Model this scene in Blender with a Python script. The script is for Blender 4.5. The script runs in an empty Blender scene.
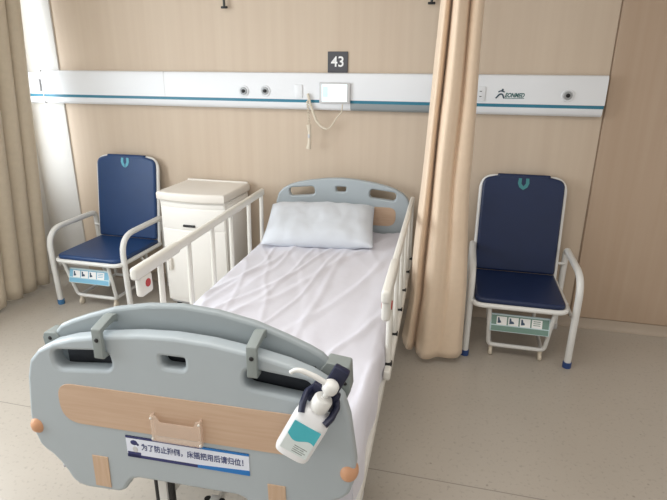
import bpy, bmesh, math, random
from mathutils import Vector as V, Matrix as M, noise
random.seed(4)
PI = math.pi
C = bpy.context.scene.collection

# ------------------------------------------------------------------ materials
def mat(name, col, rough=.5, var=0, scale=8, metal=0, bump=0, bscale=40, emit=None, estr=0, alpha=1, stretch=(1, 1, 1), col2=None, spec=.5, sheen=0):
    m = bpy.data.materials.new(name); m.use_nodes = True
    nt = m.node_tree; b = nt.nodes['Principled BSDF']
    def lin(c): return tuple((x/12.92 if x <= .04045 else ((x+.055)/1.055)**2.4) for x in c)
    c1 = lin(col)
    b.inputs['Base Color'].default_value = (*c1, 1)
    b.inputs['Roughness'].default_value = rough
    b.inputs['Metallic'].default_value = metal
    b.inputs['Specular IOR Level'].default_value = spec
    b.inputs['Alpha'].default_value = alpha
    if sheen: b.inputs['Sheen Weight'].default_value = sheen
    if emit:
        b.inputs['Emission Color'].default_value = (*lin(emit), 1); b.inputs['Emission Strength'].default_value = estr
    tc = nt.nodes.new('ShaderNodeTexCoord'); mp = nt.nodes.new('ShaderNodeMapping')
    mp.inputs['Scale'].default_value = stretch
    nt.links.new(tc.outputs['Object'], mp.inputs['Vector'])
    nz = nt.nodes.new('ShaderNodeTexNoise'); nz.inputs['Scale'].default_value = scale; nz.inputs['Detail'].default_value = 4
    nt.links.new(mp.outputs['Vector'], nz.inputs['Vector'])
    cr = nt.nodes.new('ShaderNodeValToRGB')
    c2 = lin(col2) if col2 else tuple(max(0, x*(1-var)) for x in c1)
    c3 = c1 if col2 else tuple(min(1, x*(1+var)) for x in c1)
    cr.color_ramp.elements[0].position = .3; cr.color_ramp.elements[1].position = .7
    cr.color_ramp.elements[0].color = (*c2, 1); cr.color_ramp.elements[1].color = (*c3, 1)
    nt.links.new(nz.outputs['Fac'], cr.inputs['Fac'])
    nt.links.new(cr.outputs['Color'], b.inputs['Base Color'])
    if bump:
        n2 = nt.nodes.new('ShaderNodeTexNoise'); n2.inputs['Scale'].default_value = bscale
        nt.links.new(mp.outputs['Vector'], n2.inputs['Vector'])
        bp = nt.nodes.new('ShaderNodeBump'); bp.inputs['Strength'].default_value = bump; bp.inputs['Distance'].default_value = .01
        nt.links.new(n2.outputs['Fac'], bp.inputs['Height']); nt.links.new(bp.outputs['Normal'], b.inputs['Normal'])
    return m

def floor_mat():
    m = mat('vinyl_floor', (.72, .69, .65), .28, .04, 1.6, spec=.5)
    nt = m.node_tree; b = nt.nodes['Principled BSDF']
    base = b.inputs['Base Color'].links[0].from_socket
    tc = nt.nodes.new('ShaderNodeTexCoord')
    v = nt.nodes.new('ShaderNodeTexVoronoi'); v.inputs['Scale'].default_value = 9; v.inputs['Randomness'].default_value = 1
    nt.links.new(tc.outputs['Object'], v.inputs['Vector'])
    r = nt.nodes.new('ShaderNodeValToRGB'); r.color_ramp.elements[0].position = .03; r.color_ramp.elements[1].position = .06
    r.color_ramp.elements[0].color = (1, 1, 1, 1); r.color_ramp.elements[1].color = (0, 0, 0, 1)
    nt.links.new(v.outputs['Distance'], r.inputs['Fac'])
    v2 = nt.nodes.new('ShaderNodeTexNoise'); v2.inputs['Scale'].default_value = 60; v2.inputs['Detail'].default_value = 3
    nt.links.new(tc.outputs['Object'], v2.inputs['Vector'])
    r2 = nt.nodes.new('ShaderNodeValToRGB'); r2.color_ramp.elements[0].position = .58; r2.color_ramp.elements[1].position = .7
    r2.color_ramp.elements[0].color = (0, 0, 0, 1); r2.color_ramp.elements[1].color = (.25, .25, .25, 1)
    nt.links.new(v2.outputs['Fac'], r2.inputs['Fac'])
    add = nt.nodes.new('ShaderNodeMath'); add.operation = 'MULTIPLY_ADD'; add.inputs[1].default_value = .45
    nt.links.new(r.outputs['Color'], add.inputs[0]); nt.links.new(r2.outputs['Color'], add.inputs[2])
    mx = nt.nodes.new('ShaderNodeMix'); mx.data_type = 'RGBA'
    mx.inputs['B'].default_value = (.16, .13, .11, 1)
    nt.links.new(add.outputs[0], mx.inputs['Factor']); nt.links.new(base, mx.inputs['A'])
    # welded seam across the sheet vinyl
    sep = nt.nodes.new('ShaderNodeSeparateXYZ'); nt.links.new(tc.outputs['Object'], sep.inputs[0])
    a1 = nt.nodes.new('ShaderNodeMath'); a1.operation = 'ADD'; a1.inputs[1].default_value = 1.634
    nt.links.new(sep.outputs['Y'], a1.inputs[0])
    a2 = nt.nodes.new('ShaderNodeMath'); a2.operation = 'ABSOLUTE'; nt.links.new(a1.outputs[0], a2.inputs[0])
    a3 = nt.nodes.new('ShaderNodeMath'); a3.operation = 'LESS_THAN'; a3.inputs[1].default_value = .0028
    nt.links.new(a2.outputs[0], a3.inputs[0])
    a4 = nt.nodes.new('ShaderNodeMath'); a4.operation = 'MULTIPLY'; a4.inputs[1].default_value = .5; nt.links.new(a3.outputs[0], a4.inputs[0])
    mx2 = nt.nodes.new('ShaderNodeMix'); mx2.data_type = 'RGBA'; mx2.inputs['B'].default_value = (.12, .10, .09, 1)
    nt.links.new(a4.outputs[0], mx2.inputs['Factor']); nt.links.new(mx.outputs['Result'], mx2.inputs['A'])
    nt.links.new(mx2.outputs['Result'], b.inputs['Base Color'])
    return m

WALL = mat('laminate_wall', (.80, .735, .66), .55, 0, 5, stretch=(4, 4, .12), col2=(.78, .71, .635), spec=.3)
WALLR = mat('laminate_wall_end', (.725, .64, .56), .55, 0, 5, stretch=(4, 4, .12), col2=(.705, .615, .53), spec=.3)
PLASTER = mat('white_plaster', (.80, .79, .775), .7, .03, 3)
CEIL = mat('ceiling_white', (.85, .84, .82), .8, .02, 3)
FLOOR = floor_mat()
SKIRT = mat('vinyl_skirting', (.70, .645, .585), .5, .04, 5)
DARK = mat('dark_panel_joint', (.62, .55, .48), .8)  # joint strips of the end panel, slightly darker than the wall laminate
GREYBLUE = mat('grey_blue_plastic', (.66, .695, .715), .38, .02, 4)
GREYBLUE2 = mat('tray_grey_plastic', (.585, .62, .635), .4, .02, 4)
GREYDARK = mat('hook_grey_plastic', (.53, .56, .555), .45, .03, 6)
WOOD = mat('wood_grain_inlay', (.78, .67, .575), .5, 0, 6, stretch=(1.2, 1, 22), col2=(.75, .63, .53))
WOODV = mat('wood_grain_strip', (.79, .68, .58), .5, 0, 6, stretch=(22, 1, 1.2), col2=(.76, .64, .53))
BUMP = mat('tan_bumper', (.80, .60, .46), .5, .06, 10)
IVORY = mat('ivory_enamel', (.86, .85, .82), .35, .02, 6)
WHITE = mat('white_enamel', (.88, .88, .87), .33, .02, 6)
CABW = mat('cabinet_white', (.93, .92, .90), .4, .015, 4)
CABT = mat('cabinet_top_white', (.90, .88, .85), .42, .02, 4)
CABD = mat('cabinet_groove', (.55, .52, .48), .6)
BLACK = mat('black_plastic', (.07, .07, .075), .5)
NAVY = mat('navy_vinyl', (.10, .235, .42), .42, .06, 6, bump=.04, bscale=120)
NAVYR = mat('dark_navy_vinyl', (.075, .145, .29), .45, .06, 6, bump=.04, bscale=120)
FOOT = mat('blue_foot_cap', (.25, .45, .62), .45)
FOOTD = mat('dark_blue_foot_cap', (.17, .28, .50), .45)
TEALL = mat('pale_teal_logo', (.38, .68, .76), .5)
TEALD = mat('sea_green_logo', (.25, .52, .54), .5)
SHEET = mat('white_cotton', (.835, .83, .865), .85, .012, 3, bump=.05, bscale=30, sheen=.2)
PILLOW = mat('pillow_cotton', (.83, .85, .88), .85, .012, 3, bump=.05, bscale=30, sheen=.2)
MATT = mat('mattress_cover', (.80, .79, .80), .8, .03, 10)
CURT = mat('cream_curtain', (.89, .805, .71), .85, .02, 30, sheen=.15)
CURTL = mat('beige_curtain', (.79, .74, .66), .85, .03, 30, sheen=.15)
RAILW = mat('rail_white', (.90, .91, .925), .38, .01, 3)
RAILSH = mat('rail_shaded_grey', (.57, .60, .61), .4, .02, 3)
TEAL = mat('teal_stripe', (.16, .47, .57), .45, .05, 3)
CHROME = mat('outlet_grey', (.66, .67, .68), .35, .02, 5, metal=.3)
SCREEN = mat('lit_screen', (.9, .95, .96), .3, 0, 5, emit=(.93, .98, 1), estr=.55)
SCREENC = mat('lit_screen_cyan', (.75, .93, .95), .3, 0, 5, emit=(.72, .93, .95), estr=.5)
LGREY = mat('light_grey_plastic', (.78, .78, .785), .4)
CORD = mat('cream_cord', (.84, .80, .73), .5)
SIGN = mat('dark_grey_sign', (.29, .29, .31), .5)
LETW = mat('white_lettering', (.96, .96, .96), .5)
STW = mat('sticker_white', (.88, .90, .95), .5)
STN = mat('sticker_navy', (.17, .19, .40), .5)
STB = mat('sticker_blue', (.10, .45, .74), .5)
STT = mat('sticker_text_blue', (.27, .31, .48), .5)
RED = mat('red_button', (.70, .16, .17), .45)
ACRYL = mat('clear_acrylic', (.92, .84, .77), .12, alpha=.33)
BOTW = mat('bottle_white', (.93, .935, .945), .35, .01, 5)
BOTT = mat('bottle_teal_label', (.27, .70, .75), .45, .05, 20)
BOTL = mat('bottle_pale_label', (.84, .875, .875), .5, .03, 20)
BOTG = mat('bottle_grey_print', (.55, .58, .57), .5, .5, 160)
BRNAVY = mat('navy_bracket', (.09, .11, .22), .45)
LABC = mat('chair_label_pale', (.80, .88, .90), .45)
LABB = mat('chair_label_blue', (.50, .72, .83), .45)
LABGR = mat('chair_label_green', (.46, .58, .54), .45)
LABT = mat('chair_label_print', (.25, .33, .42), .5)
HOLESH = mat('hole_shade_charcoal', (.17, .19, .22), .7)
STEEL = mat('dark_steel', (.28, .29, .28), .4, metal=.6)
LOGOB = mat('logo_slate', (.20, .30, .36), .5)
LOGOG = mat('logo_green', (.20, .40, .40), .5)

# ------------------------------------------------------------------ mesh helpers
class MB:
    def __init__(s): s.bm = bmesh.new()
    def _xf(s, verts, mtx):
        if mtx is not None:
            for v in verts: v.co = mtx @ v.co
    def box(s, x0, x1, y0, y1, z0, z1, bev=0, seg=2, mtx=None):
        t = bmesh.new()
        bmesh.ops.create_cube(t, size=1)
        for v in t.verts:
            v.co = V(((x0+x1)/2+v.co.x*(x1-x0), (y0+y1)/2+v.co.y*(y1-y0), (z0+z1)/2+v.co.z*(z1-z0)))
        if bev: bmesh.ops.bevel(t, geom=list(t.edges), offset=bev, segments=seg, profile=.5, affect='EDGES')
        s._xf(t.verts, mtx); s.merge(t); return s
    def merge(s, t):
        me = bpy.data.meshes.new('t'); t.to_mesh(me); t.free(); s.bm.from_mesh(me); bpy.data.meshes.remove(me)
    def sweep(s, pts, r, n=12, cap=True, closed=False, flat=1.0):
        pts = [V(p) for p in pts]; N = len(pts); rings = []
        tang = []
        for i in range(N):
            if closed: t = pts[(i+1) % N]-pts[i-1]
            else: t = pts[min(i+1, N-1)]-pts[max(i-1, 0)]
            tang.append(t.normalized())
        up = V((0, 0, 1)) if abs(tang[0].z) < .9 else V((0, 1, 0))
        nrm = (up - tang[0]*up.dot(tang[0])).normalized()
        for i in range(N):
            if i:
                nrm = nrm - tang[i]*nrm.dot(tang[i]); nrm.normalize()
            bn = tang[i].cross(nrm)
            rr = r(i/(N-1)) if callable(r) else r
            rings.append([s.bm.verts.new(pts[i]+nrm*math.cos(2*PI*k/n)*rr*flat+bn*math.sin(2*PI*k/n)*rr) for k in range(n)])
        for i in range(N if closed else N-1):
            a, b = rings[i], rings[(i+1) % N]
            for k in range(n): s.bm.faces.new((a[k], a[(k+1) % n], b[(k+1) % n], b[k]))
        if cap and not closed:
            s.bm.faces.new(rings[0][::-1]); s.bm.faces.new(rings[-1])
        return s
    def tube(s, pts, r, fil=0, n=12, closed=False): return s.sweep(fillet(pts, fil, closed), r, n, closed=closed)
    def lathe(s, prof, n=20, mtx=None):
        t = bmesh.new(); rings = []
        for (r, z) in prof: rings.append([t.verts.new((r*math.cos(2*PI*k/n), r*math.sin(2*PI*k/n), z)) for k in range(n)])
        for a, b in zip(rings, rings[1:]):
            for k in range(n): t.faces.new((a[k], a[(k+1) % n], b[(k+1) % n], b[k]))
        t.faces.new(rings[0][::-1]); t.faces.new(rings[-1])
        s._xf(t.verts, mtx); s.merge(t); return s
    def grid(s, f, nu, nv, closed_u=False):
        vs = [[s.bm.verts.new(f(i/(nu-1), j/(nv-1))) for j in range(nv)] for i in range(nu)]
        for i in range(nu-1):
            for j in range(nv-1): s.bm.faces.new((vs[i][j], vs[i+1][j], vs[i+1][j+1], vs[i][j+1]))
        return s
    def ball(s, c, r, sx=1, sy=1, sz=1, n=16):
        t = bmesh.new(); bmesh.ops.create_uvsphere(t, u_segments=n, v_segments=n//2+2, radius=r)
        for v in t.verts: v.co = V((v.co.x*sx+c[0], v.co.y*sy+c[1], v.co.z*sz+c[2]))
        s.merge(t); return s
    def build(s, name, m, parent=None, smooth=True, ang=40, solid=0, rec=True):
        if rec: bmesh.ops.recalc_face_normals(s.bm, faces=list(s.bm.faces))
        me = bpy.data.meshes.new(name); s.bm.to_mesh(me); s.bm.free()
        return link(name, me, m, parent, smooth, ang)

def link(name, me, m, parent=None, smooth=True, ang=40):
    me.materials.clear(); me.materials.append(m)
    if smooth:
        me.polygons.foreach_set('use_smooth', [True]*len(me.polygons)); me.set_sharp_from_angle(angle=math.radians(ang))
    o = bpy.data.objects.new(name, me); C.objects.link(o)
    if parent: o.parent = parent
    return o

def fillet(pts, rad, closed=False, n=8):
    pts = [V(p) for p in pts]
    if not rad: return pts
    out = []; N = len(pts)
    for i, p in enumerate(pts):
        if not closed and i in (0, N-1): out.append(p); continue
        a, b = pts[i-1], pts[(i+1) % N]
        d1, d2 = (a-p), (b-p); l1, l2 = d1.length, d2.length; d1.normalize(); d2.normalize()
        rr = rad[i] if isinstance(rad, (list, tuple)) else rad
        ang = d1.angle(d2)
        if rr <= 0 or ang > PI-.02: out.append(p); continue
        t = min(rr/math.tan(ang/2), l1*.49 if closed or i-1 > 0 else l1*.98, l2*.49 if closed or i+1 < N-1 else l2*.98)
        p1, p2 = p+d1*t, p+d2*t
        for k in range(n+1):
            u = k/n; out.append(p1*(1-u)**2+p*2*u*(1-u)+p2*u*u)
    return out

def rrect(x0, x1, y0, y1, r, n=8, rot=0):
    rs = r if isinstance(r, (list, tuple)) else [r]*4
    q = fillet([(x0, y0, 0), (x1, y0, 0), (x1, y1, 0), (x0, y1, 0)], list(rs), True, n)
    c = V(((x0+x1)/2, (y0+y1)/2, 0)); R = M.Rotation(rot, 3, 'Z')
    return [tuple((c+R@(p-c))[:2]) for p in q]

FRONT = M(((1, 0, 0, 0), (0, 0, -1, 0), (0, 1, 0, 0), (0, 0, 0, 1)))   # drawing plane -> upright, facing -y
def plate_mesh(loops, thick, bev=0, mtx=None, res=2):
    cu = bpy.data.curves.new('c', 'CURVE'); cu.dimensions = '2D'; cu.fill_mode = 'BOTH'
    cu.extrude = max(thick/2-bev, 0); cu.bevel_depth = bev; cu.bevel_resolution = res; cu.offset = -bev
    for lp in loops:
        sp = cu.splines.new('POLY'); sp.points.add(len(lp)-1); sp.use_cyclic_u = True
        for p, q in zip(sp.points, lp): p.co = (q[0], q[1], 0, 1)
    o = bpy.data.objects.new('c', cu); C.objects.link(o)
    dg = bpy.context.evaluated_depsgraph_get()
    me = bpy.data.meshes.new_from_object(o.evaluated_get(dg)); bpy.data.objects.remove(o); bpy.data.curves.remove(cu)
    if mtx is not None: me.transform(mtx)
    return me
def plate(name, loops, thick, bev, m, parent=None, mtx=FRONT, ang=35, off=None):
    mt = mtx if off is None else M.Translation(off) @ mtx
    return link(name, plate_mesh(loops, thick, bev, mt), m, parent, True, ang)
def text(name, s, size, m, parent, loc, mtx=FRONT, align='CENTER', ext=.0006, width=None, shear=0, bold=0):
    cu = bpy.data.curves.new('t', 'FONT'); cu.body = s; cu.size = size; cu.align_x = align; cu.align_y = 'CENTER'; cu.extrude = ext; cu.shear = shear; cu.offset = bold
    o = bpy.data.objects.new('t', cu); C.objects.link(o)
    dg = bpy.context.evaluated_depsgraph_get()
    me = bpy.data.meshes.new_from_object(o.evaluated_get(dg)); bpy.data.objects.remove(o); bpy.data.curves.remove(cu)
    if width and len(me.vertices):
        xs = [v.co.x for v in me.vertices]; w = max(xs)-min(xs); k = width/w
        me.transform(M.Diagonal((k, 1, 1, 1)))
    me.transform(M.Translation(loc) @ mtx)
    return link(name, me, m, parent, False)

def tag(o, label, cat, group=None, kind=None):
    o['label'] = label; o['category'] = cat
    if group: o['group'] = group
    if kind: o['kind'] = kind
    return o
def thing(name, loc, rz, label, cat, group=None):
    o = bpy.data.objects.new(name, None); C.objects.link(o); o.empty_display_size = .1
    o.location = loc; o.rotation_euler = (0, 0, rz)
    return tag(o, label, cat, group)
def struct(o): o['kind'] = 'structure'; return o

# ------------------------------------------------------------------ camera
cam_d = bpy.data.cameras.new('camera'); cam = bpy.data.objects.new('camera', cam_d); C.objects.link(cam)
yaw, pitch, roll, f = .238, .3289, .0091, 521.51
cy_, sy_ = math.cos(yaw), math.sin(yaw); cp, sp_ = math.cos(pitch), math.sin(pitch); cr_, sr = math.cos(roll), math.sin(roll)
fwd = V((-sy_*cp, cy_*cp, -sp_)); right = V((cy_, sy_, 0)); up = right.cross(fwd)
r2 = cr_*right+sr*up; u2 = -sr*right+cr_*up
Mx = M((r2, u2, -fwd)).transposed().to_4x4(); Mx.translation = V((.4947, -3.4325, 1.6042))
cam.matrix_world = Mx
cam_d.sensor_fit = 'HORIZONTAL'; cam_d.sensor_width = 36; cam_d.lens = f*36/667
cam_d.clip_start = .05
bpy.context.scene.camera = cam

# ------------------------------------------------------------------ room
WY = .03     # face of the back wall
H = 2.7
XL = -2.74
struct(MB().box(XL-.1, 3.4, -4.6, .15, -.08, 0).build('floor', FLOOR, smooth=False))
struct(MB().box(-2.43, 1.283, WY, WY+.12, 0, H).build('wall_back', WALL, smooth=False))
# end panel of the back wall, a little darker, with a dark joint
struct(plate('wall_back_right', [[(1.2915, .072), (3.4, .072), (3.4, H), (1.2915, H)]], .12, .004, WALLR, off=(0, WY+.05, 0)))
struct(MB().box(1.275, 1.31, WY+.004, WY+.10, 0, H).build('trim_2', DARK, smooth=False))
struct(MB().box(1.28, 3.4, WY-.004, WY+.11, .06, .08).build('trim_3', DARK, smooth=False))
def cove(x0, x1):
    b = MB(); pr = [(WY, .068), (WY-.008, .068), (WY-.010, .03), (WY-.016, .012), (WY-.03, .003), (WY-.03, 0), (WY, 0)]
    lo = [b.bm.verts.new((x0, y, z)) for y, z in pr]; hi = [b.bm.verts.new((x1, y, z)) for y, z in pr]
    for i in range(len(pr)): j = (i+1) % len(pr); b.bm.faces.new((lo[i], lo[j], hi[j], hi[i]))
    b.bm.faces.new(lo); b.bm.faces.new(hi[::-1]); return b
struct(cove(-2.43, 1.28).build('baseboard_back', SKIRT))
struct(cove(1.28, 3.4).build('baseboard_right', SKIRT))
struct(MB().box(XL-.1, -2.43, WY-.012, WY+.12, 0, H, .004).build('trim_1', PLASTER))
# left wall with the window opening
wl = MB()
wl.box(XL-.12, XL, -.12, WY-.012, 0, H); wl.box(XL-.12, XL, -4.6, -3.9, 0, H)
wl.box(XL-.12, XL, -3.9, -.12, 0, .75); wl.box(XL-.12, XL, -3.9, -.12, 2.45, H)
struct(wl.build('wall_left', PLASTER, smooth=False))
wf = MB()
for y in (-3.87, -2.95, -2.0, -1.05, -.15): wf.box(XL-.09, XL-.03, y-.03, y+.03, .75, 2.45, .004)
wf.box(XL-.09, XL-.03, -3.9, -.12, .75, .81, .004); wf.box(XL-.09, XL-.03, -3.9, -.12, 2.39, 2.45, .004)
struct(wf.build('window_1', WHITE))
struct(MB().box(XL-.12, 3.4, -4.6, .15, H, H+.06).build('ceiling', CEIL, smooth=False))

# ------------------------------------------------------------------ medical rail
rail = thing('medical_gas_rail', (0, 0, 0), 0, 'long white bed head rail with teal stripe running along the wall', 'wall rail')
RY = -.03   # front face
def rail_prof(name, x0, x1, prof, m, par, bev=None):
    b = MB(); lo = [b.bm.verts.new((x0, y, z)) for y, z in prof]; hi = [b.bm.verts.new((x1, y, z)) for y, z in prof]
    for i in range(len(prof)): j = (i+1) % len(prof); b.bm.faces.new((lo[i], lo[j], hi[j], hi[i]))
    b.bm.faces.new(lo); b.bm.faces.new(hi[::-1]); return b.build(name, m, par)
rail_prof('rail_body', -2.55, 1.272, [(WY, 1.60), (RY+.02, 1.60), (RY+.006, 1.594), (RY, 1.58), (RY, 1.432), (WY, 1.432)], RAILW, rail)
rail_prof('rail_body', -2.72, -2.555, [(WY-.012, 1.585), (RY+.022, 1.585), (RY+.015, 1.575), (RY+.015, 1.432), (WY-.012, 1.432)], RAILW, rail)
rail_prof('teal_stripe', -2.72, 1.27, [(WY-.012, 1.432), (RY+.004, 1.432), (RY+.004, 1.413), (WY-.012, 1.413)], TEAL, rail)
lip = [(WY-.012, 1.413), (RY, 1.413), (RY+.002, 1.385), (RY+.014, 1.370), (RY+.03, 1.366), (WY-.012, 1.366)]
rail_prof('rail_lip', -2.72, -.229, lip, RAILW, rail)
rail_prof('rail_lip', -.2285, .42, lip, RAILSH, rail)  # middle stretch greyed: shade near the curtain put into the lip colour
rail_prof('rail_lip', .4205, 1.266, lip, RAILW, rail)
MB().box(-2.60, -2.565, RY-.012, RY+.012, 1.45, 1.54, .004).build('end_switch', LGREY, rail)
MB().box(-2.556, -2.549, RY-.001, WY, 1.366, 1.601, .001).build('end_cap', LGREY, rail)
RF = M.Translation((0, RY, 0)) @ M.Rotation(PI/2, 4, 'X')
def outlet(x, z):
    mt = M.Translation((x, RY, z)) @ M.Rotation(PI/2, 4, 'X')
    o = MB().lathe([(.036, -.004), (.036, .004), (.033, .007), (.029, .007), (.027, .004)], 28, mt).build('gas_outlet', RAILW, rail)
    MB().lathe([(.024, 0), (.024, .010), (.021, .012), (.017, .012), (.016, .009)], 24, mt).build('outlet_ring', CHROME, o)
    MB().lathe([(.0115, 0), (.0115, .016), (.008, .018)], 18, mt).build('outlet_socket', BLACK, o)
outlet(-.958, 1.479); outlet(-.806, 1.482); outlet(1.066, 1.486)
# blank covers and a socket plate on the rail
MB().box(-.60, -.548, RY-.007, RY+.004, 1.44, 1.525, .003).build('switch_plate', RAILW, rail)
so = MB().box(.515, .603, RY-.006, RY+.004, 1.445, 1.53, .004).build('socket_plate', RAILW, rail)
for dz in (0, .03): MB().box(.568, .581, RY-.0075, RY, 1.47+dz, 1.474+dz).build('socket_slot', BLACK, so)
for x in (-1.55, .40): MB().box(x-.0015, x+.0015, RY-.0008, RY+.01, 1.433, 1.595).build('cover_joint', LGREY, rail)
lg = text('maker_lettering', 'EONMED', .034, LOGOG, rail, (.770, RY-.0006, 1.481), width=.112, shear=.3, bold=.0012)
MB().box(.716, .826, RY-.001, RY+.001, 1.4625, 1.466).build('lettering_underline', LOGOG, rail)
ab = MB()
ab.tube([(.664, RY-.001, 1.463), (.684, RY-.001, 1.487), (.700, RY-.001, 1.489), (.712, RY-.001, 1.463)], .0042, .012, 6)
ab.tube([(.676, RY-.001, 1.500), (.692, RY-.001, 1.507), (.712, RY-.001, 1.500)], .0035, .012, 6)
ab.ball((.700, RY-.001, 1.513), .006, 1, .4, 1)
ab.build('maker_emblem', LOGOB, rail)

# call station and handset
cs = thing('nurse_call_unit', (0, 0, 0), 0, 'small white call unit with a lit screen on the rail under the number sign', 'call unit')
MB().box(-.432, -.228, RY-.018, RY-.0005, 1.410, 1.540, .006).build('casing', LGREY, cs)
MB().box(-.413, -.247, RY-.0205, RY-.016, 1.424, 1.530, .002).build('screen', SCREEN, cs)
MB().box(-.409, -.372, RY-.0212, RY-.020, 1.45, 1.515, .0004).build('screen_icon', SCREENC, cs)
hs = thing('call_handset', (.03, 0, 0), 0, 'cream call handset dangling on its cord below the rail', 'handset')
MB().sweep([(-.5285, RY-.03, 1.275), (-.524, RY-.032, 1.24), (-.522, RY-.032, 1.20), (-.527, RY-.03, 1.15), (-.532, RY-.028, 1.118)], lambda t: .011+.007*(abs(t-.5)*2)**2, 12, flat=.8).build('handset_body', CORD, hs)
MB().box(-.533, -.519, RY-.043, RY-.036, 1.19, 1.215, .002).build('call_button', LGREY, hs)
cord = []
for i in range(80):
    t = i/79; cord.append((-.540+.012*t+.006*math.sin(t*60), RY-.022+.006*math.cos(t*60), 1.43-.155*t))
MB().sweep(cord, .0035, 6).build('cord', CORD, hs)
lc = thing('looped_cable', (.045, 0, 0), 0, 'cream cable hanging in a loop from the call unit to the rail', 'cable')
MB().sweep(fillet([(-.553, RY-.016, 1.47), (-.535, RY-.016, 1.40), (-.495, RY-.02, 1.30), (-.46, RY-.022, 1.262), (-.425, RY-.02, 1.25)], .05), .0085, 10).build('thick_cord', CORD, lc)
MB().sweep(fillet([(-.425, RY-.02, 1.25), (-.40, RY-.018, 1.262), (-.36, RY-.018, 1.32), (-.325, RY-.020, 1.36), (-.32, RY-.022, 1.408)], .03), .0035, 8).build('thin_cord', CORD, lc)

# number sign
sg = thing('bed_number_sign', (0, 0, 0), 0, 'square dark grey sign reading 43 on the wall above the rail', 'sign')
plate('sign_plate', [rrect(-.393, -.261, 1.600, 1.728, .004)], .008, .001, SIGN, sg, off=(0, WY-.004, 0))
text('sign_number', '43', .088, LETW, sg, (-.327, WY-.0085, 1.664), bold=.0012)

# hanging rods from the ceiling
for i, (x, y, lab) in enumerate([(-1.082, -.0, 'thin dark hanging rod tip at the top of the wall, above the bedside cabinet'), (.246, .0, 'thin dark hanging rod tip at the top of the wall, beside the hanging bed curtain')]):
    rd = thing('hanging_rod', (x, y, 0), 0, lab, 'hook', 'hanging rods at the top of the wall')
    MB().tube([(0, 0, H), (0, 0, 2.0)], .008, 0, 10).build('rod', STEEL, rd)
    MB().box(-.022, .022, -.008, .008, 1.988, 2.002, .004).build('rod_foot', BLACK, rd)

# ------------------------------------------------------------------ curtains
def curtain(fn, nu, nv, name, m, label, thick=.004):
    b = MB(); b.grid(fn, nu, nv); o = b.build(name, m, rec=False, ang=80)
    md = o.modifiers.new('solid', 'SOLIDIFY'); md.thickness = thick; md.offset = 0
    return tag(o, label, 'curtain')
def lerp_tab(tab, z):
    for (z0, v0), (z1, v1) in zip(tab, tab[1:]):
        if z <= z1: 
            t = (z-z0)/(z1-z0); t = max(0, min(1, t)); return v0+(v1-v0)*t
    return tab[-1][1]
Lx = [(0, .228), (.14, .24), (.40, .274), (.6, .277), (.9, .288), (1.05, .295), (1.5, .318), (1.95, .333), (H, .35)]
Rx = [(0, .600), (.14, .590), (.6, .575), (1.05, .549), (1.5, .543), (1.95, .538), (H, .53)]
def bedcurt(s, t):
    z0 = .045 + .055*max(0, 1-s*4.2)
    z = z0+(H-z0)*t
    l, r = lerp_tab(Lx, z), lerp_tab(Rx, z)
    sq = max(0, min(1, s+.03*math.sin(2*PI*s*2+.4)))
    tt = min(1, z/2.2); 
    x = l+(r-l)*s+.004*math.sin(7*z+s*5)*(1-t)
    s = s+.07*(1-tt)*math.sin(PI*s)
    K = [(0, -.60), (.05, -.655), (.13, -.70), (.21, -.68), (.265, -.615), (.32, -.68), (.42, -.735), (.54, -.735+.01*tt), (.64, -.71+.02*tt), (.70, -.70+.07*tt), (.76, -.70+.02*tt), (.86, -.695), (.95, -.675), (1, -.62)]
    for i in range(len(K)-1):
        if s <= K[i+1][0]: break
    p0, p1, p2, p3 = K[max(i-1, 0)][1], K[i][1], K[i+1][1], K[min(i+2, len(K)-1)][1]
    q = (s-K[i][0])/(K[i+1][0]-K[i][0])
    y = .5*(2*p1+(p2-p0)*q+(2*p0-5*p1+4*p2-p3)*q*q+(3*p1-p0-3*p2+p3)*q**3)
    y += .010*noise.noise(V((s*5, z*1.2, 2)))
    return V((x, y, z))
curtain(bedcurt, 110, 60, 'bed_curtain', CURT, 'cream privacy curtain gathered and hanging between the bed and right chair')
def leftcurt(s, t):
    z = .04+.012*math.sin(s*20)+(H-.06)*t
    y1 = -.33+.20*min(1, z/2.2)       # far edge
    y = y1 - s*.95
    ph = s*2*PI*7+.8*math.sin(s*9)+.25*math.sin(z*2+s*5)
    x = -2.56+.040*math.sin(ph)+.014*math.sin(ph*.37+1)+.02*math.sin(s*5)
    y += .022*math.cos(ph)
    return V((x, y, z))
curtain(leftcurt, 260, 36, 'window_curtain', CURTL, 'beige pleated window curtain hanging along the left wall')

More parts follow.
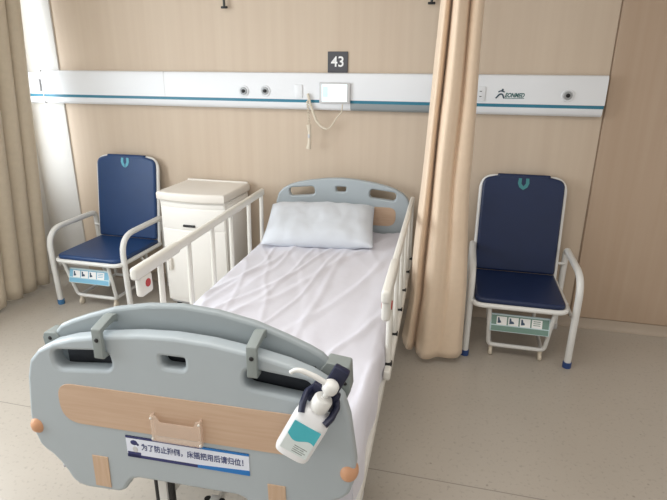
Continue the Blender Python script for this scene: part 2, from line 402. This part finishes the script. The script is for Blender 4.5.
# ------------------------------------------------------------------ bed
BX, BY, BR = -.2591, -.1069, .0366
L = 2.2846
bed = thing('hospital_bed', (BX, BY, 0), BR, 'hospital bed with grey-blue plastic end boards, wood-look inlays and folding side rails', 'bed')
half = [(0, .966), (.10, .961), (.22, .944), (.30, .927), (.36, .907), (.408, .880), (.440, .845), (.457, .79), (.470, .70), (.476, .655), (.472, .60),
        (.461, .563), (.445, .545), (.425, .532), (.405, .510), (.385, .480), (.372, .452), (.352, .436), (.32, .430), (.22, .434), (.198, .446), (.186, .470), (.172, .488), (.150, .496), (0, .496)]
def smooth_loop(h):
    full = [(x, y) for x, y in h] + [(-x, y) for x, y in reversed(h) if x > 0]
    return [tuple(p[:2]) for p in fillet([(x, y, 0) for x, y in full], .02, True, 3)]
OUT = smooth_loop(half)
def end_board(name, yc, dz, facing, wood_back=True):
    loops = [[(x, y+dz) for x, y in OUT],
             [(x, y+dz) for x, y in rrect(-.362, -.186, .838, .895, .026, 8, .10)],
             [(x, y+dz) for x, y in rrect(.186, .362, .838, .895, .026, 8, -.10)],
             [(x, y+dz) for x, y in rrect(-.040, .028, .874, .909, [.022, .022, .006, .006], 6)]]
    bd = plate(name, loops, .046, .010, GREYBLUE, bed, off=(0, yc, 0))
    fy = yc-.023
    plate('wood_inlay', [[(x, y+dz) for x, y in rrect(-.365, .365, .660, .787, [.10, .10, .05, .05], 10)]], .004, .001, WOOD, bd, off=(0, fy-.0005, 0))
    for s in (-1, 1):
        a, b = sorted((s*.242, s*.292))
        plate('wood_strip', [[(x, y+dz) for x, y in [(a, .448), (b, .448), (b-s*.003, .556), (a-s*.003, .556)]]], .004, .001, WOODV, bd, off=(0, fy-.0005, 0))
        MB().ball((s*.457, yc-.006, .628+dz), .030, .85, 1.05, .98).build('corner_bumper', BUMP, bd)
    return bd
fb = end_board('footboard', -L+.023, 0, -1)
hb = end_board('headboard', .023, -.026, -1)
FY = -L
# hand holes on the footboard are open; a dark sheet behind paints their shade
# frame under the mattress
fr = MB()
for s in (-1, 1):
    fr.box(s*.455-.02, s*.455+.02, -L+.05 if s > 0 else -1.85, -.03, .395, .445, .004)
for y in (-.10, -.8, -1.5, -2.0): fr.box(-.44, .44, y-.02, y+.02, .385, .425, .003)
fr.box(-.435, .435, -2.16, -.04, .425, .440, .003)
fr.build('bed_frame', IVORY, bed)
ub = MB()
for s in (-1, 1):
    ub.box(s*.36-.018, s*.36+.018, -1.74, -.30, .19, .235, .004)
    for y in (-.42, -1.64):
        ub.box(s*.36-.018, s*.36+.018, y-.018, y+.018, .22, .40, .003)
for y in (-.32, -1.72): ub.box(-.40, .40, y-.02, y+.02, .17, .215, .004)
ub.build('base_frame', IVORY, bed)
for s in (-1, 1):
    for y in (-.32, -1.72):
        ca = MB().tube([(s*.38, y, .19), (s*.38, y, .115)], .014, 0).box(s*.38-.03, s*.38+.03, y-.045, y+.045, .085, .12, .01).build('caster', LGREY, bed)
        MB().lathe([(.048, -.014), (.060, -.010), (.060, .010), (.048, .014)], 24, M.Translation((s*.38, y+.02, .060)) @ M.Rotation(PI/2, 4, 'Y')).build('caster_wheel', BLACK, ca)
for x, zt in ((-.115, .515), (.045, .40), (.175, .40)):
    cr = MB().tube([(x, -1.72, .36), (x, -L+.09, .36)], .010, 0).box(x-.014, x+.014, -L+.055, -L+.085, zt-.22, zt, .004).build('crank', WHITE, bed)
    for s in (-1, 1): MB().tube([(x+s*.022, -L+.07, zt-.20), (x+s*.022, -L+.07, zt-.005)], .0105, 0).box(min(x, x+s*.022), max(x, x+s*.022), -L+.062, -L+.078, zt-.20, zt-.19).build('crank_grip', BLACK, cr)

# side rails
def side_rail(s):
    a = .478 if s > 0 else -.492
    rt = MB().box(a-.013, a+.013, -1.36, -.17, .842, .884, .009, 3).build('side_rail', IVORY, bed)
    hd = MB().box(a-.017, a+.017, -1.685, -1.33, .835, .887, .012, 3)
    hd.build('rail_end_grip', IVORY, rt)
    MB().box(a-.016, a+.016, -1.66, -1.575, .755, .84, .012, 3).build('release_housing', IVORY, rt)
    MB().tube([(a-.019, -1.615, .805), (a+.019, -1.615, .805)], .017, 0, 14).build('release_button', RED, rt)
    MB().box(a-.014+.006*s, a+.014+.006*s, -1.56, -.16, .452, .492, .008, 3).build('lower_bar', IVORY, rt)
    for b in (.205, .435, .715, .965, 1.225, 1.485):
        MB().tube([(a, -b, .86), (a+.003*s, -b-.01, .47)], .0125, 0, 12).build('rail_post', IVORY, rt)
        MB().box(a-.014+.006*s, a+.014+.006*s, -b-.028, -b+.008, .474, .500, .005).build('post_fitting', BLACK if s > 0 else IVORY, rt)
    for b in (.35, 1.45):
        MB().box(a-.012-.02*s, a+.010, -b-.03, -b+.03, .40, .455, .004).build('rail_bracket', IVORY, rt)
side_rail(-1); side_rail(1)

# bed-local placement for things lying on the bed
BM = M.Translation((BX, BY, 0)) @ M.Rotation(BR, 4, 'Z')
def on_bed(o): o.location = (BX, BY, 0); o.rotation_euler = (0, 0, BR); return o
mb = MB().box(-.452, .452, -2.195, -.035, .442, .572, .03, 4)
mt_ = on_bed(mb.build('mattress', MATT)); tag(mt_, 'pale bed mattress under the white sheet', 'mattress')

def nz(x, y, z=0): return noise.noise(V((x, y, z)))
def sheet_pt(u, v):
    hw, hl0, hl1 = .462, -.03, -2.215
    hang = .150
    d = (u-.5)*2*(hw+hang); s = 1 if d > 0 else -1; ad = abs(d)
    r = .04
    def prof(ad, hw):
        flat = hw-r
        if ad <= flat: return ad, 0
        arc = r*PI/2
        if ad <= flat+arc: th = (ad-flat)/r; return flat+r*math.sin(th), r*(1-math.cos(th))
        return hw, r+(ad-flat-arc)
    a, da = prof(ad, hw)
    ln = 2.215-.03
    e = v*(ln+.12)
    flat = ln-r
    if e <= flat: b, db = e, 0
    else:
        b, db = prof(e-(ln-.5), .5); b += ln-.5
    z = .585-max(da, db)
    x = s*a; y = -.03-b
    top = 1-min(1, (da+db)/.03)
    # long creases along the bed, finer cross wrinkles
    w = 0
    wx = x+.05*nz(x*2, b*1.5, 11)+.03*nz(x*5, b*3, 12)
    for k, (sl, fx, fy, amp) in enumerate([(-.32, 5.0, .55, .0085), (-.10, 6.5, .5, .006), (.35, 5.5, .6, .0035)]):
        n1 = nz((wx-sl*b)*fx+k*7, b*fy+k*3, 3+k*5)
        w += amp*math.exp(-(n1/.10)**2)
    w += .0022*nz(x*14, b*8, 2)+.004*nz(x*7+b*2, b*3, 6)+.007*nz(x*2.5, b*1.8, 5)
    w += .006*math.exp(-((x-.11-.02*nz(b*2, 3))/.018)**2)
    z += w*top
    if da > 0:
        k = min(1, da/.08)
        wob = .006*math.sin(b*19+nz(b*3, 1)*4)+.005*nz(b*11, s*3)
        x += s*k*(wob+.004)
        if s > 0:
            z -= .05*k*max(0, nz(b*1.6, 7)+.3)*.6 + .05*k*max(0, (b-1.75)/.45)
    return V((x, y, z))
sb = MB(); sb.grid(sheet_pt, 150, 260)
sh = on_bed(sb.build('bed_sheet', SHEET, rec=False, ang=80)); tag(sh, 'rumpled white cotton sheet spread over the bed mattress', 'sheet')
md = sh.modifiers.new('solid', 'SOLIDIFY'); md.thickness = .003; md.offset = 1

# pillow
pb = MB()
def pil(u, v, side):
    x, y = (u-.5)*2, (v-.5)*2
    e = (max(0, 1-abs(x)**3.2)*max(0, 1-abs(y)**2.6))**.52
    sx = 1-.05*(1-abs(y)**2)*abs(x)**6*0
    pin = 1-.045*(1-y*y)*abs(x)**3; piny = 1-.06*(1-x*x)*abs(y)**3
    kc = 1-.03*abs(x*y)**3; px, py = x*.350*pin*kc, y*.220*piny*kc
    h = .082*e
    wr = .013*nz(px*7, py*9, side*3)+.006*nz(px*18, py*14, side+4)
    fl = .012*math.sin(abs(x)*18)*(1-e)*.3
    return V((px, py, side*(h+wr*e)+fl))
for side in (-1, 1): pb.grid(lambda u, v: pil(u, v, side), 60, 46)
bmesh.ops.remove_doubles(pb.bm, verts=list(pb.bm.verts), dist=.0008)
po = pb.build('pillow', PILLOW, ang=80); tag(po, 'plump white pillow propped against the headboard', 'pillow')
po.matrix_world = BM @ M.Translation((-.090, -.252, .690)) @ M.Rotation(.12, 4, 'Z') @ M.Rotation(math.radians(21), 4, 'X')

# overbed table hung behind the footboard
tr = thing('overbed_table', (BX, BY, 0), BR, 'grey bed table board with arched top hooked over the footboard', 'bed table')
TY = -L+.072
th = [(0, 1.028), (.10, 1.020), (.20, 1.000), (.28, .972), (.34, .948), (.375, .930), (.392, .912), (.398, .89), (.398, .66), (.385, .645), (0, .645)]
plate('table_board', [smooth_loop(th)], .026, .010, GREYBLUE2, tr, off=(0, TY, 0))
MB().box(-.36, .36, TY-.016, TY-.012, .665, .897, .002).build('hole_shade_sheet', HOLESH, tr)  # dark sheet added to stand in for the shade behind the hand holes
for x in (-.203, .217):
    prof = fillet([(TY, .955, 0), (TY, .984, 0), (TY-.030, .990, 0), (FY-.018, .976, 0), (FY-.020, .890, 0), (FY+.012, .890, 0), (FY+.012, .900, 0), (FY-.006, .904, 0), (FY-.006, .962, 0), (FY, .966, 0), (TY-.025, .970, 0), (TY-.013, .966, 0), (TY-.013, .955, 0)], .006, True, 3)
    hk = plate('hook', [[(p.x, p.y) for p in prof]], .027, .002, GREYDARK, tr, mtx=M(((0, 0, 1, x), (1, 0, 0, 0), (0, 1, 0, 0), (0, 0, 0, 1))))
    MB().ball((x, FY-.020, .945), .006, 1, .5, 1).build('hook_screw', BLACK, hk)
for s in (-1, 1):
    if s > 0: lp = fillet([(.372, .892, 0), (.388, .915, 0), (.446, .908, 0), (.450, .838, 0), (.437, .805, 0), (.420, .840, 0), (.372, .866, 0)], .006, True, 3)
    else: lp = fillet([(.376, .890, 0), (.390, .908, 0), (.425, .906, 0), (.432, .890, 0), (.428, .850, 0), (.376, .860, 0)], .006, True, 3)
    br = plate('corner_bracket', [[(s*p.x, p.y) for p in lp]], .05, .003, GREYDARK, tr, off=(0, TY+.006, 0))
    MB().ball((s*.408, TY-.019, .892 if s > 0 else .89), .006, 1, .5, 1).build('bracket_screw', BLACK, br)
    if s > 0: MB().ball((s*.436, TY-.019, .860), .005, 1, .5, 1).build('bracket_screw', BLACK, br)

# card holder
ch = thing('card_holder', (BX, BY, 0), BR, 'clear plastic card holder fixed to the footboard wood inlay', 'card holder')
hp = [(-.078, .655), (.066, .655), (.066, .736), (.054, .736), (.046, .718), (-.050, .718), (-.060, .736), (-.078, .736)]
plate('front_plate', [[(x, z) for x, z in hp]], .003, .0008, ACRYL, ch, off=(0, FY-.018, 0))
for x in (-.075, .063):
    MB().box(x-.003, x+.003, FY-.017, FY-.003, .655, .736, .001).build('side_wall', ACRYL, ch)
    for z in (.663, .728): MB().ball((x, FY-.020, z), .0035).build('fixing_pin', IVORY, ch)
MB().box(-.075, .063, FY-.017, FY-.003, .655, .659, .001).build('bottom_wall', ACRYL, ch)

# notice sticker
st = thing('notice_sticker', (BX, BY, 0), BR, 'white and blue Chinese notice sticker across the footboard below the card holder', 'sticker')
MB().box(-.172, .190, FY-.0018, FY-.0004, .573, .644).build('sticker_sheet', STW, st, smooth=False)
MB().box(-.172, .05, FY-.0022, FY, .637, .644).build('top_border', STN, st, smooth=False)
MB().box(.05, .190, FY-.0022, FY, .637, .644).build('top_border', STB, st, smooth=False)
MB().box(-.172, .04, FY-.0022, FY, .573, .583).build('bottom_border', STN, st, smooth=False)
plate('bottom_border', [[(.04, .573), (.190, .573), (.190, .590), (.15, .588), (.04, .583)]], .0022, 0, STB, st, off=(0, FY-.0011, 0))
text('notice_text', '为了防止摔倒，床摇把用后请归位！', .024, STT, st, (.030, FY-.0019, .611), width=.300, bold=.0004)
nu = MB(); nu.ball((-.148, FY-.0015, .623), .010, 1.15, .1, .9); nu.ball((-.137, FY-.0015, .618), .005, 1, .1, 1.2)
nu.build('sticker_figure', STN, st)
MB().ball((-.146, FY-.0020, .601), .010, .8, .08, 1).build('sticker_figure_body', LGREY, st)
MB().box(-.170, -.130, FY-.0022, FY, .574, .592).build('sticker_corner_block', STN, st, smooth=False)

# sanitizer bottle with navy bracket
TILT = math.radians(26)
bo = thing('sanitizer_bottle', (0, 0, 0), 0, 'white hand sanitizer pump bottle with teal label hanging askew on the footboard corner', 'bottle')
bo.matrix_world = BM @ M.Translation((.317, FY-.050, .703)) @ M.Rotation(TILT, 4, 'Y')
bw = MB()
# rounded rectangular body by lofting
def sup(w, d, n=36, p=3.2):
    out = []
    for k in range(n):
        t = 2*PI*k/n; c, s = math.cos(t), math.sin(t)
        out.append((math.copysign(abs(c)**(2/p), c)*w, math.copysign(abs(s)**(2/p), s)*d))
    return out
secs = [(.036, .018, .012), (.043, .023, .015), (.0455, .0255, .024), (.0455, .0255, .125), (.0435, .0245, .142), (.035, .022, .156), (.022, .019, .164), (.017, .017, .168), (.016, .016, .178)]
rings = [[bw.bm.verts.new((x, y, z)) for x, y in sup(w, d, p=3.2 if z < .16 else 2)] for w, d, z in secs]
for a, b in zip(rings, rings[1:]):
    for k in range(36): bw.bm.faces.new((a[k], a[(k+1) % 36], b[(k+1) % 36], b[k]))
bw.bm.faces.new(rings[0][::-1]); bw.bm.faces.new(rings[-1])
bw.build('bottle_body', BOTW, bo)
def wv(x): return .080+.008*math.sin((x+35)/70*2*PI+2.6)
xs_ = list(range(-35, 36, 5))
plate('teal_label', [[(x*.001, wv(x)) for x in xs_]+[(.035, .126), (-.035, .126)]], .001, 0, BOTT, bo, off=(0, -.0257, 0))
plate('pale_label', [[(-.035, .036), (.035, .036)]+[(x*.001, wv(x)-.0005) for x in reversed(xs_)]], .001, 0, BOTL, bo, off=(0, -.0256, 0))
pr = MB()
for k in range(4): pr.box(-.006, .028-.006*(k % 2), -.0264, -.0258, .060-.006*k, .0622-.006*k)
pr.build('label_print', BOTG, bo, smooth=False)
MB().lathe([(.0225, .168), (.0235, .172), (.0235, .196), (.020, .202), (.010, .204), (.010, .206)], 24).build('pump_collar', WHITE, bo)
MB().lathe([(.0065, .200), (.0065, .222), (.0175, .224), (.0195, .232), (.0185, .244), (.013, .250), (.004, .252)], 24).build('pump_head', WHITE, bo)
nzp = fillet([(0, 0, .238), (-.045, -.008, .246), (-.078, -.013, .246), (-.092, -.015, .240), (-.098, -.016, .228)], .02)
MB().sweep(nzp, lambda t: .0068-.0018*t, 12).build('pump_nozzle', WHITE, bo)
bk = thing('bottle_bracket', (0, 0, 0), 0, 'navy plastic clamp holding the pump bottle on the footboard corner', 'bracket')
bk.matrix_world = bo.matrix_world.copy()
cl = MB()
for s in (-1, 1):
    cl.sweep(fillet([(s*.030, .040, .185), (s*.040, .020, .178), (s*.038, -.008, .165), (s*.031, -.022, .150)], .015), .0085, 10, flat=1.3)
cl.box(-.036, .036, .026, .046, .150, .205, .005)
cl.build('clamp_jaw', BRNAVY, bk)
MB().box(-.014, .026, .022, .046, .19, .275, .006).build('clamp_arm', BRNAVY, bk)

# ------------------------------------------------------------------ bedside cabinet
cb = thing('bedside_cabinet', (-1.20, 0, 0), 0, 'white plastic bedside cabinet with bowed front standing between left chair and bed', 'cabinet')
def bowed(w, y0, y1, bow, n=24):
    pts = [(-w, y1), (-w, y0)]
    pts += [(-w+2*w*k/n, y0-bow*(1-((k/n)*2-1)**2)) for k in range(1, n)]
    return pts+[(w, y0), (w, y1)]
TOPM = M.Identity(4)
def slab(name, w, y0, y1, bow, z0, z1, bev, m, par):
    return plate(name, [bowed(w, y0, y1, bow)], z1-z0, bev, m, par, mtx=M.Translation((0, 0, (z0+z1)/2)))
slab('cabinet_body', .232, -.405, -.02, .030, .07, .790, .006, CABW, cb)
slab('cabinet_top', .242, -.432, -.005, .032, .792, .852, .014, CABT, cb)
slab('cabinet_plinth', .222, -.385, -.03, .02, .045, .072, .004, LGREY, cb)
# back upstand of the top
MB().box(-.235, .235, -.028, -.008, .848, .861, .006).build('back_lip', CABT, cb)
def front(name, x0, x1, z0, z1, out, m, par, bow=.030, y0=-.405, w=.232):
    b = MB()
    def yy(x): return y0-bow*(1-(x/w)**2)
    n = 20; P = []
    for k in range(n+1):
        x = x0+(x1-x0)*k/n; P.append((x, yy(x)-out))
    q = [(x0, yy(x0)+.004)]+P+[(x1, yy(x1)+.004)]
    me = plate_mesh([q], z1-z0, .003, M.Translation((0, 0, (z0+z1)/2)))
    return link(name, me, m, par, True, 40)
dr = front('drawer', -.226, .226, .605, .745, .006, CABW, cb)
front('drawer_band', -.226, .226, .752, .782, .004, CABW, cb)
MB().box(-.235, .235, -.437, -.40, .746, .7505).build('groove', CABD, cb) if 0 else None
MB().tube([(x*.001, -.405-.030*(1-(x/232)**2)-.009, .632) for x in range(-54, 31, 6)], .0085, 0, 10).build('drawer_handle', BLACK, dr)
dd = front('door', -.226, .226, .10, .595, .006, CABW, cb)
MB().box(-.190, -.172, -.446, -.41, .305, .395, .006).build('door_handle', CABT, dd)
MB().box(-.196, -.192, -.4355, -.4, .30, .40, .001).build('door_handle_recess', CABD, dd)
sd = MB()
sd.box(.2315, .236, -.37, -.06, .12, .77, .002); sd.build('side_panel', CABW, cb)
for x in (-.19, .19):
    for y in (-.35, -.07):
        ca = MB().tube([(x, y, .06), (x, y, .04)], .010, 0).box(x-.016, x+.016, y-.02, y+.02, .035, .052, .004).build('caster', BLACK, cb)
        MB().lathe([(.019, -.010), (.025, -.007), (.025, .007), (.019, .010)], 18, M.Translation((x, y, .025)) @ M.Rotation(PI/2, 4, 'Y')).build('caster_wheel', BLACK, ca)
# side handle rail of cabinet (right side)
MB().tube([(.236, -.33, .735), (.252, -.33, .735), (.252, -.10, .735), (.236, -.10, .735)], .006, .01, 8).build('towel_rail', CABT, cb)

# ------------------------------------------------------------------ folding chairs
def chair(cx, label, up, dark, logo, seatdx, lab_mid):
    t = thing('folding_chair', (cx, 0, 0), 0, label, 'chair')
    # seat: cushion and its white tube frame
    q = fillet([(-.246, -.115, 0), (-.246, -.605, 0), (.246, -.605, 0), (.246, -.115, 0)], [0, .06, .06, 0], True, 8)
    st_ = plate('seat', [[(p.x, p.y) for p in q]], .034, .014, up, t, mtx=M.Translation((seatdx, 0, .385)))
    MB().tube([(seatdx-.252, -.10, .362), (seatdx-.252, -.611, .362), (seatdx+.252, -.611, .362), (seatdx+.252, -.10, .362)], .0145, .065, 12).build('seat_frame', WHITE, t)
    # backrest
    bw_, b0, b1 = .243, .402, 1.002
    tilt = math.atan2(.085, b1-b0)
    bmx = M.Translation((seatdx, -.118, b0)) @ M.Rotation(-tilt, 4, 'X') @ FRONT
    hgt = (b1-b0)/math.cos(tilt)
    q = fillet([(-bw_, 0, 0), (bw_, 0, 0), (bw_, hgt-.02, 0), (.155, hgt, 0), (-.155, hgt, 0), (-bw_, hgt-.02, 0)], [.02, .02, .075, .01, .01, .075], True, 8)
    bk_ = plate('backrest', [[(p.x, p.y) for p in q]], .036, .014, up, t, mtx=bmx)
    fm = bmx @ M.Translation((0, 0, -.014))
    fp = fillet([(-bw_-.006, -.03, 0), (-bw_-.006, hgt-.008, 0), (bw_+.006, hgt-.008, 0), (bw_+.006, -.03, 0)], .085)
    MB().sweep([fm @ p for p in fp], .0135, 12).build('back_frame', WHITE, t)
    # wrapped top of the cover over the tube
    plate('cover_wrap', [rrect(-.155, .155, hgt-.05, hgt+.012, .008)], .046, .014, up, bk_, mtx=bmx @ M.Translation((0, 0, -.006)))
    lg_ = MB()
    z0 = hgt-.012; gap = -.0005 if dark else .003
    for s in (-1, 1):
        pts = [(s*.030, z0), (s*.034, z0-.03), (s*.024, z0-.055), (s*gap, z0-.072), (s*gap, z0-.050), (s*.013, z0-.032), (s*.012, z0)]
        me = plate_mesh([pts if s > 0 else pts[::-1]], .001, 0, bmx @ M.Translation((0, 0, .0195)))
        lg_.bm.from_mesh(me)
    lg_.build('cover_emblem', logo, bk_, smooth=False)
    # side frames: front leg, arm rest, rear leg
    for s in (-1, 1):
        x = s*.287
        MB().tube([(x, -.548, .02), (x, -.565, .555), (x, -.06, .562), (x, -.035, .02)], .0195, [0, .14, .05, 0], 14).build('side_frame', WHITE, t)
        for y in (-.547, -.034):
            MB().lathe([(.023, 0), (.024, .006), (.024, .034), (.020, .037)], 18, M.Translation((x, y, 0))).build('foot_cap', (FOOTD if dark else FOOT) if y < -.3 else LGREY, t)
        MB().tube([(x-s*.0, -.50, .285), (x, -.06, .285)], .010, 0, 10).build('side_bar', WHITE, t)
        MB().tube([(x, -.33, .30), (seatdx+s*.235, -.33, .33)], .009, 0, 10).build('pivot', WHITE, t)
        MB().tube([(x, -.075, .47), (seatdx+s*.240, -.085, .47)], .009, 0, 10).build('back_pivot', WHITE, t)
    # pull-out base below the seat
    MB().tube([(-.176, -.590, .362), (-.158, -.515, .074), (.158, -.515, .074), (.176, -.590, .362)], .0125, .035, 12).build('base_hoop', WHITE, t)
    for s in (-1, 1): MB().tube([(s*.145, -.515, .072), (s*.145, -.10, .072)], .011, 0, 10).build('base_rail', WHITE, t)
    MB().tube([(-.145, -.10, .072), (-.145, -.10, .33)], .011, 0, 10).tube([(.145, -.10, .072), (.145, -.10, .33)], .011, 0, 10).tube([(-.15, -.10, .072), (.15, -.10, .072)], .011, 0, 10).build('rear_hoop', WHITE, t)
    for s in (-1, 1):
        c_ = MB().tube([(s*.140, -.508, .07), (s*.140, -.508, .036)], .011, 0).build('caster', CORD, t)
        MB().lathe([(.018, -.011), (.024, -.007), (.024, .007), (.018, .011)], 18, M.Translation((s*.140, -.505, .024)) @ M.Rotation(PI/2, 4, 'Y')).build('caster_wheel', CORD, c_)
    # information plate across the hoop
    pm = M.Translation((0, -.563, 0)) @ M.Translation((0, -.001, .245)) @ M.Rotation(-math.atan2(.075, .282), 4, 'X') @ FRONT
    lp_ = plate('information_plate', [rrect(-.162, .162, -.052, .052, .004)], .010, .002, LABC if not dark else LABC, t, mtx=pm)
    def strip(nm, x0, x1, y0, y1, m, d=.0056): plate(nm, [[(x0, y0), (x1, y0), (x1, y1), (x0, y1)]], .0012, 0, m, lp_, mtx=pm @ M.Translation((0, 0, d)))
    strip('plate_band', -.156, .156, -.048, -.018, lab_mid)
    strip('plate_band', -.156, .156, -.012, .042, LABB if not dark else LABGR, .0050)
    for i in range(4): strip('plate_picture', -.128+.064*i, -.128+.064*i+.056, -.012, .036, LETW, .0060)
    for i, (w_) in enumerate((.020, .028, .022)):
        x0 = -.122+.064*i
        plate('plate_figure', [[(x0, -.004), (x0+w_, .0), (x0+w_*.8, .012), (x0+.012, .014), (x0+.008, .030), (x0, .030)]], .001, 0, LABT, lp_, mtx=pm @ M.Translation((0, 0, .0068)))
    for k in range(3): strip('plate_line', .072, .110, .024-.011*k, .028-.011*k, lab_mid, .0068)
    return t
chair(-1.942, 'folding chair with blue padded seat and white tube frame, beside the window curtain', NAVY, False, TEALL, .028, LABB)
chair(.900, 'folding chair with dark navy padded seat and white tube frame, right of the bed curtain', NAVYR, True, TEALD, -.018, LABGR)

# ------------------------------------------------------------------ light
def area(name, loc, rot, sx, sy, power, col):
    l = bpy.data.lights.new(name, 'AREA'); l.shape = 'RECTANGLE'; l.size = sx; l.size_y = sy; l.energy = power; l.color = col
    o = bpy.data.objects.new(name, l); C.objects.link(o); o.location = loc; o.rotation_euler = rot; return o
area('window_daylight', (XL-.25, -2.05, 1.6), (0, -PI/2, 0), 1.7, 3.8, 160, (.88, .95, 1))
area('added_ceiling_fill', (-.3, -2.6, 2.66), (0, 0, 0), 2.6, 1.4, 34, (1, .965, .92))  # added fill with no visible fitting, brightens floor and bed
w = bpy.data.worlds.new('world'); bpy.context.scene.world = w; w.use_nodes = True
bg = w.node_tree.nodes['Background']; bg.inputs[0].default_value = (1, .955, .89, 1); bg.inputs[1].default_value = .72
sc = bpy.context.scene
sc.view_settings.view_transform = 'Standard'; sc.view_settings.look = 'None'; sc.view_settings.exposure = 0
sc.cycles.use_denoising = True
sc.cycles.max_bounces = 8
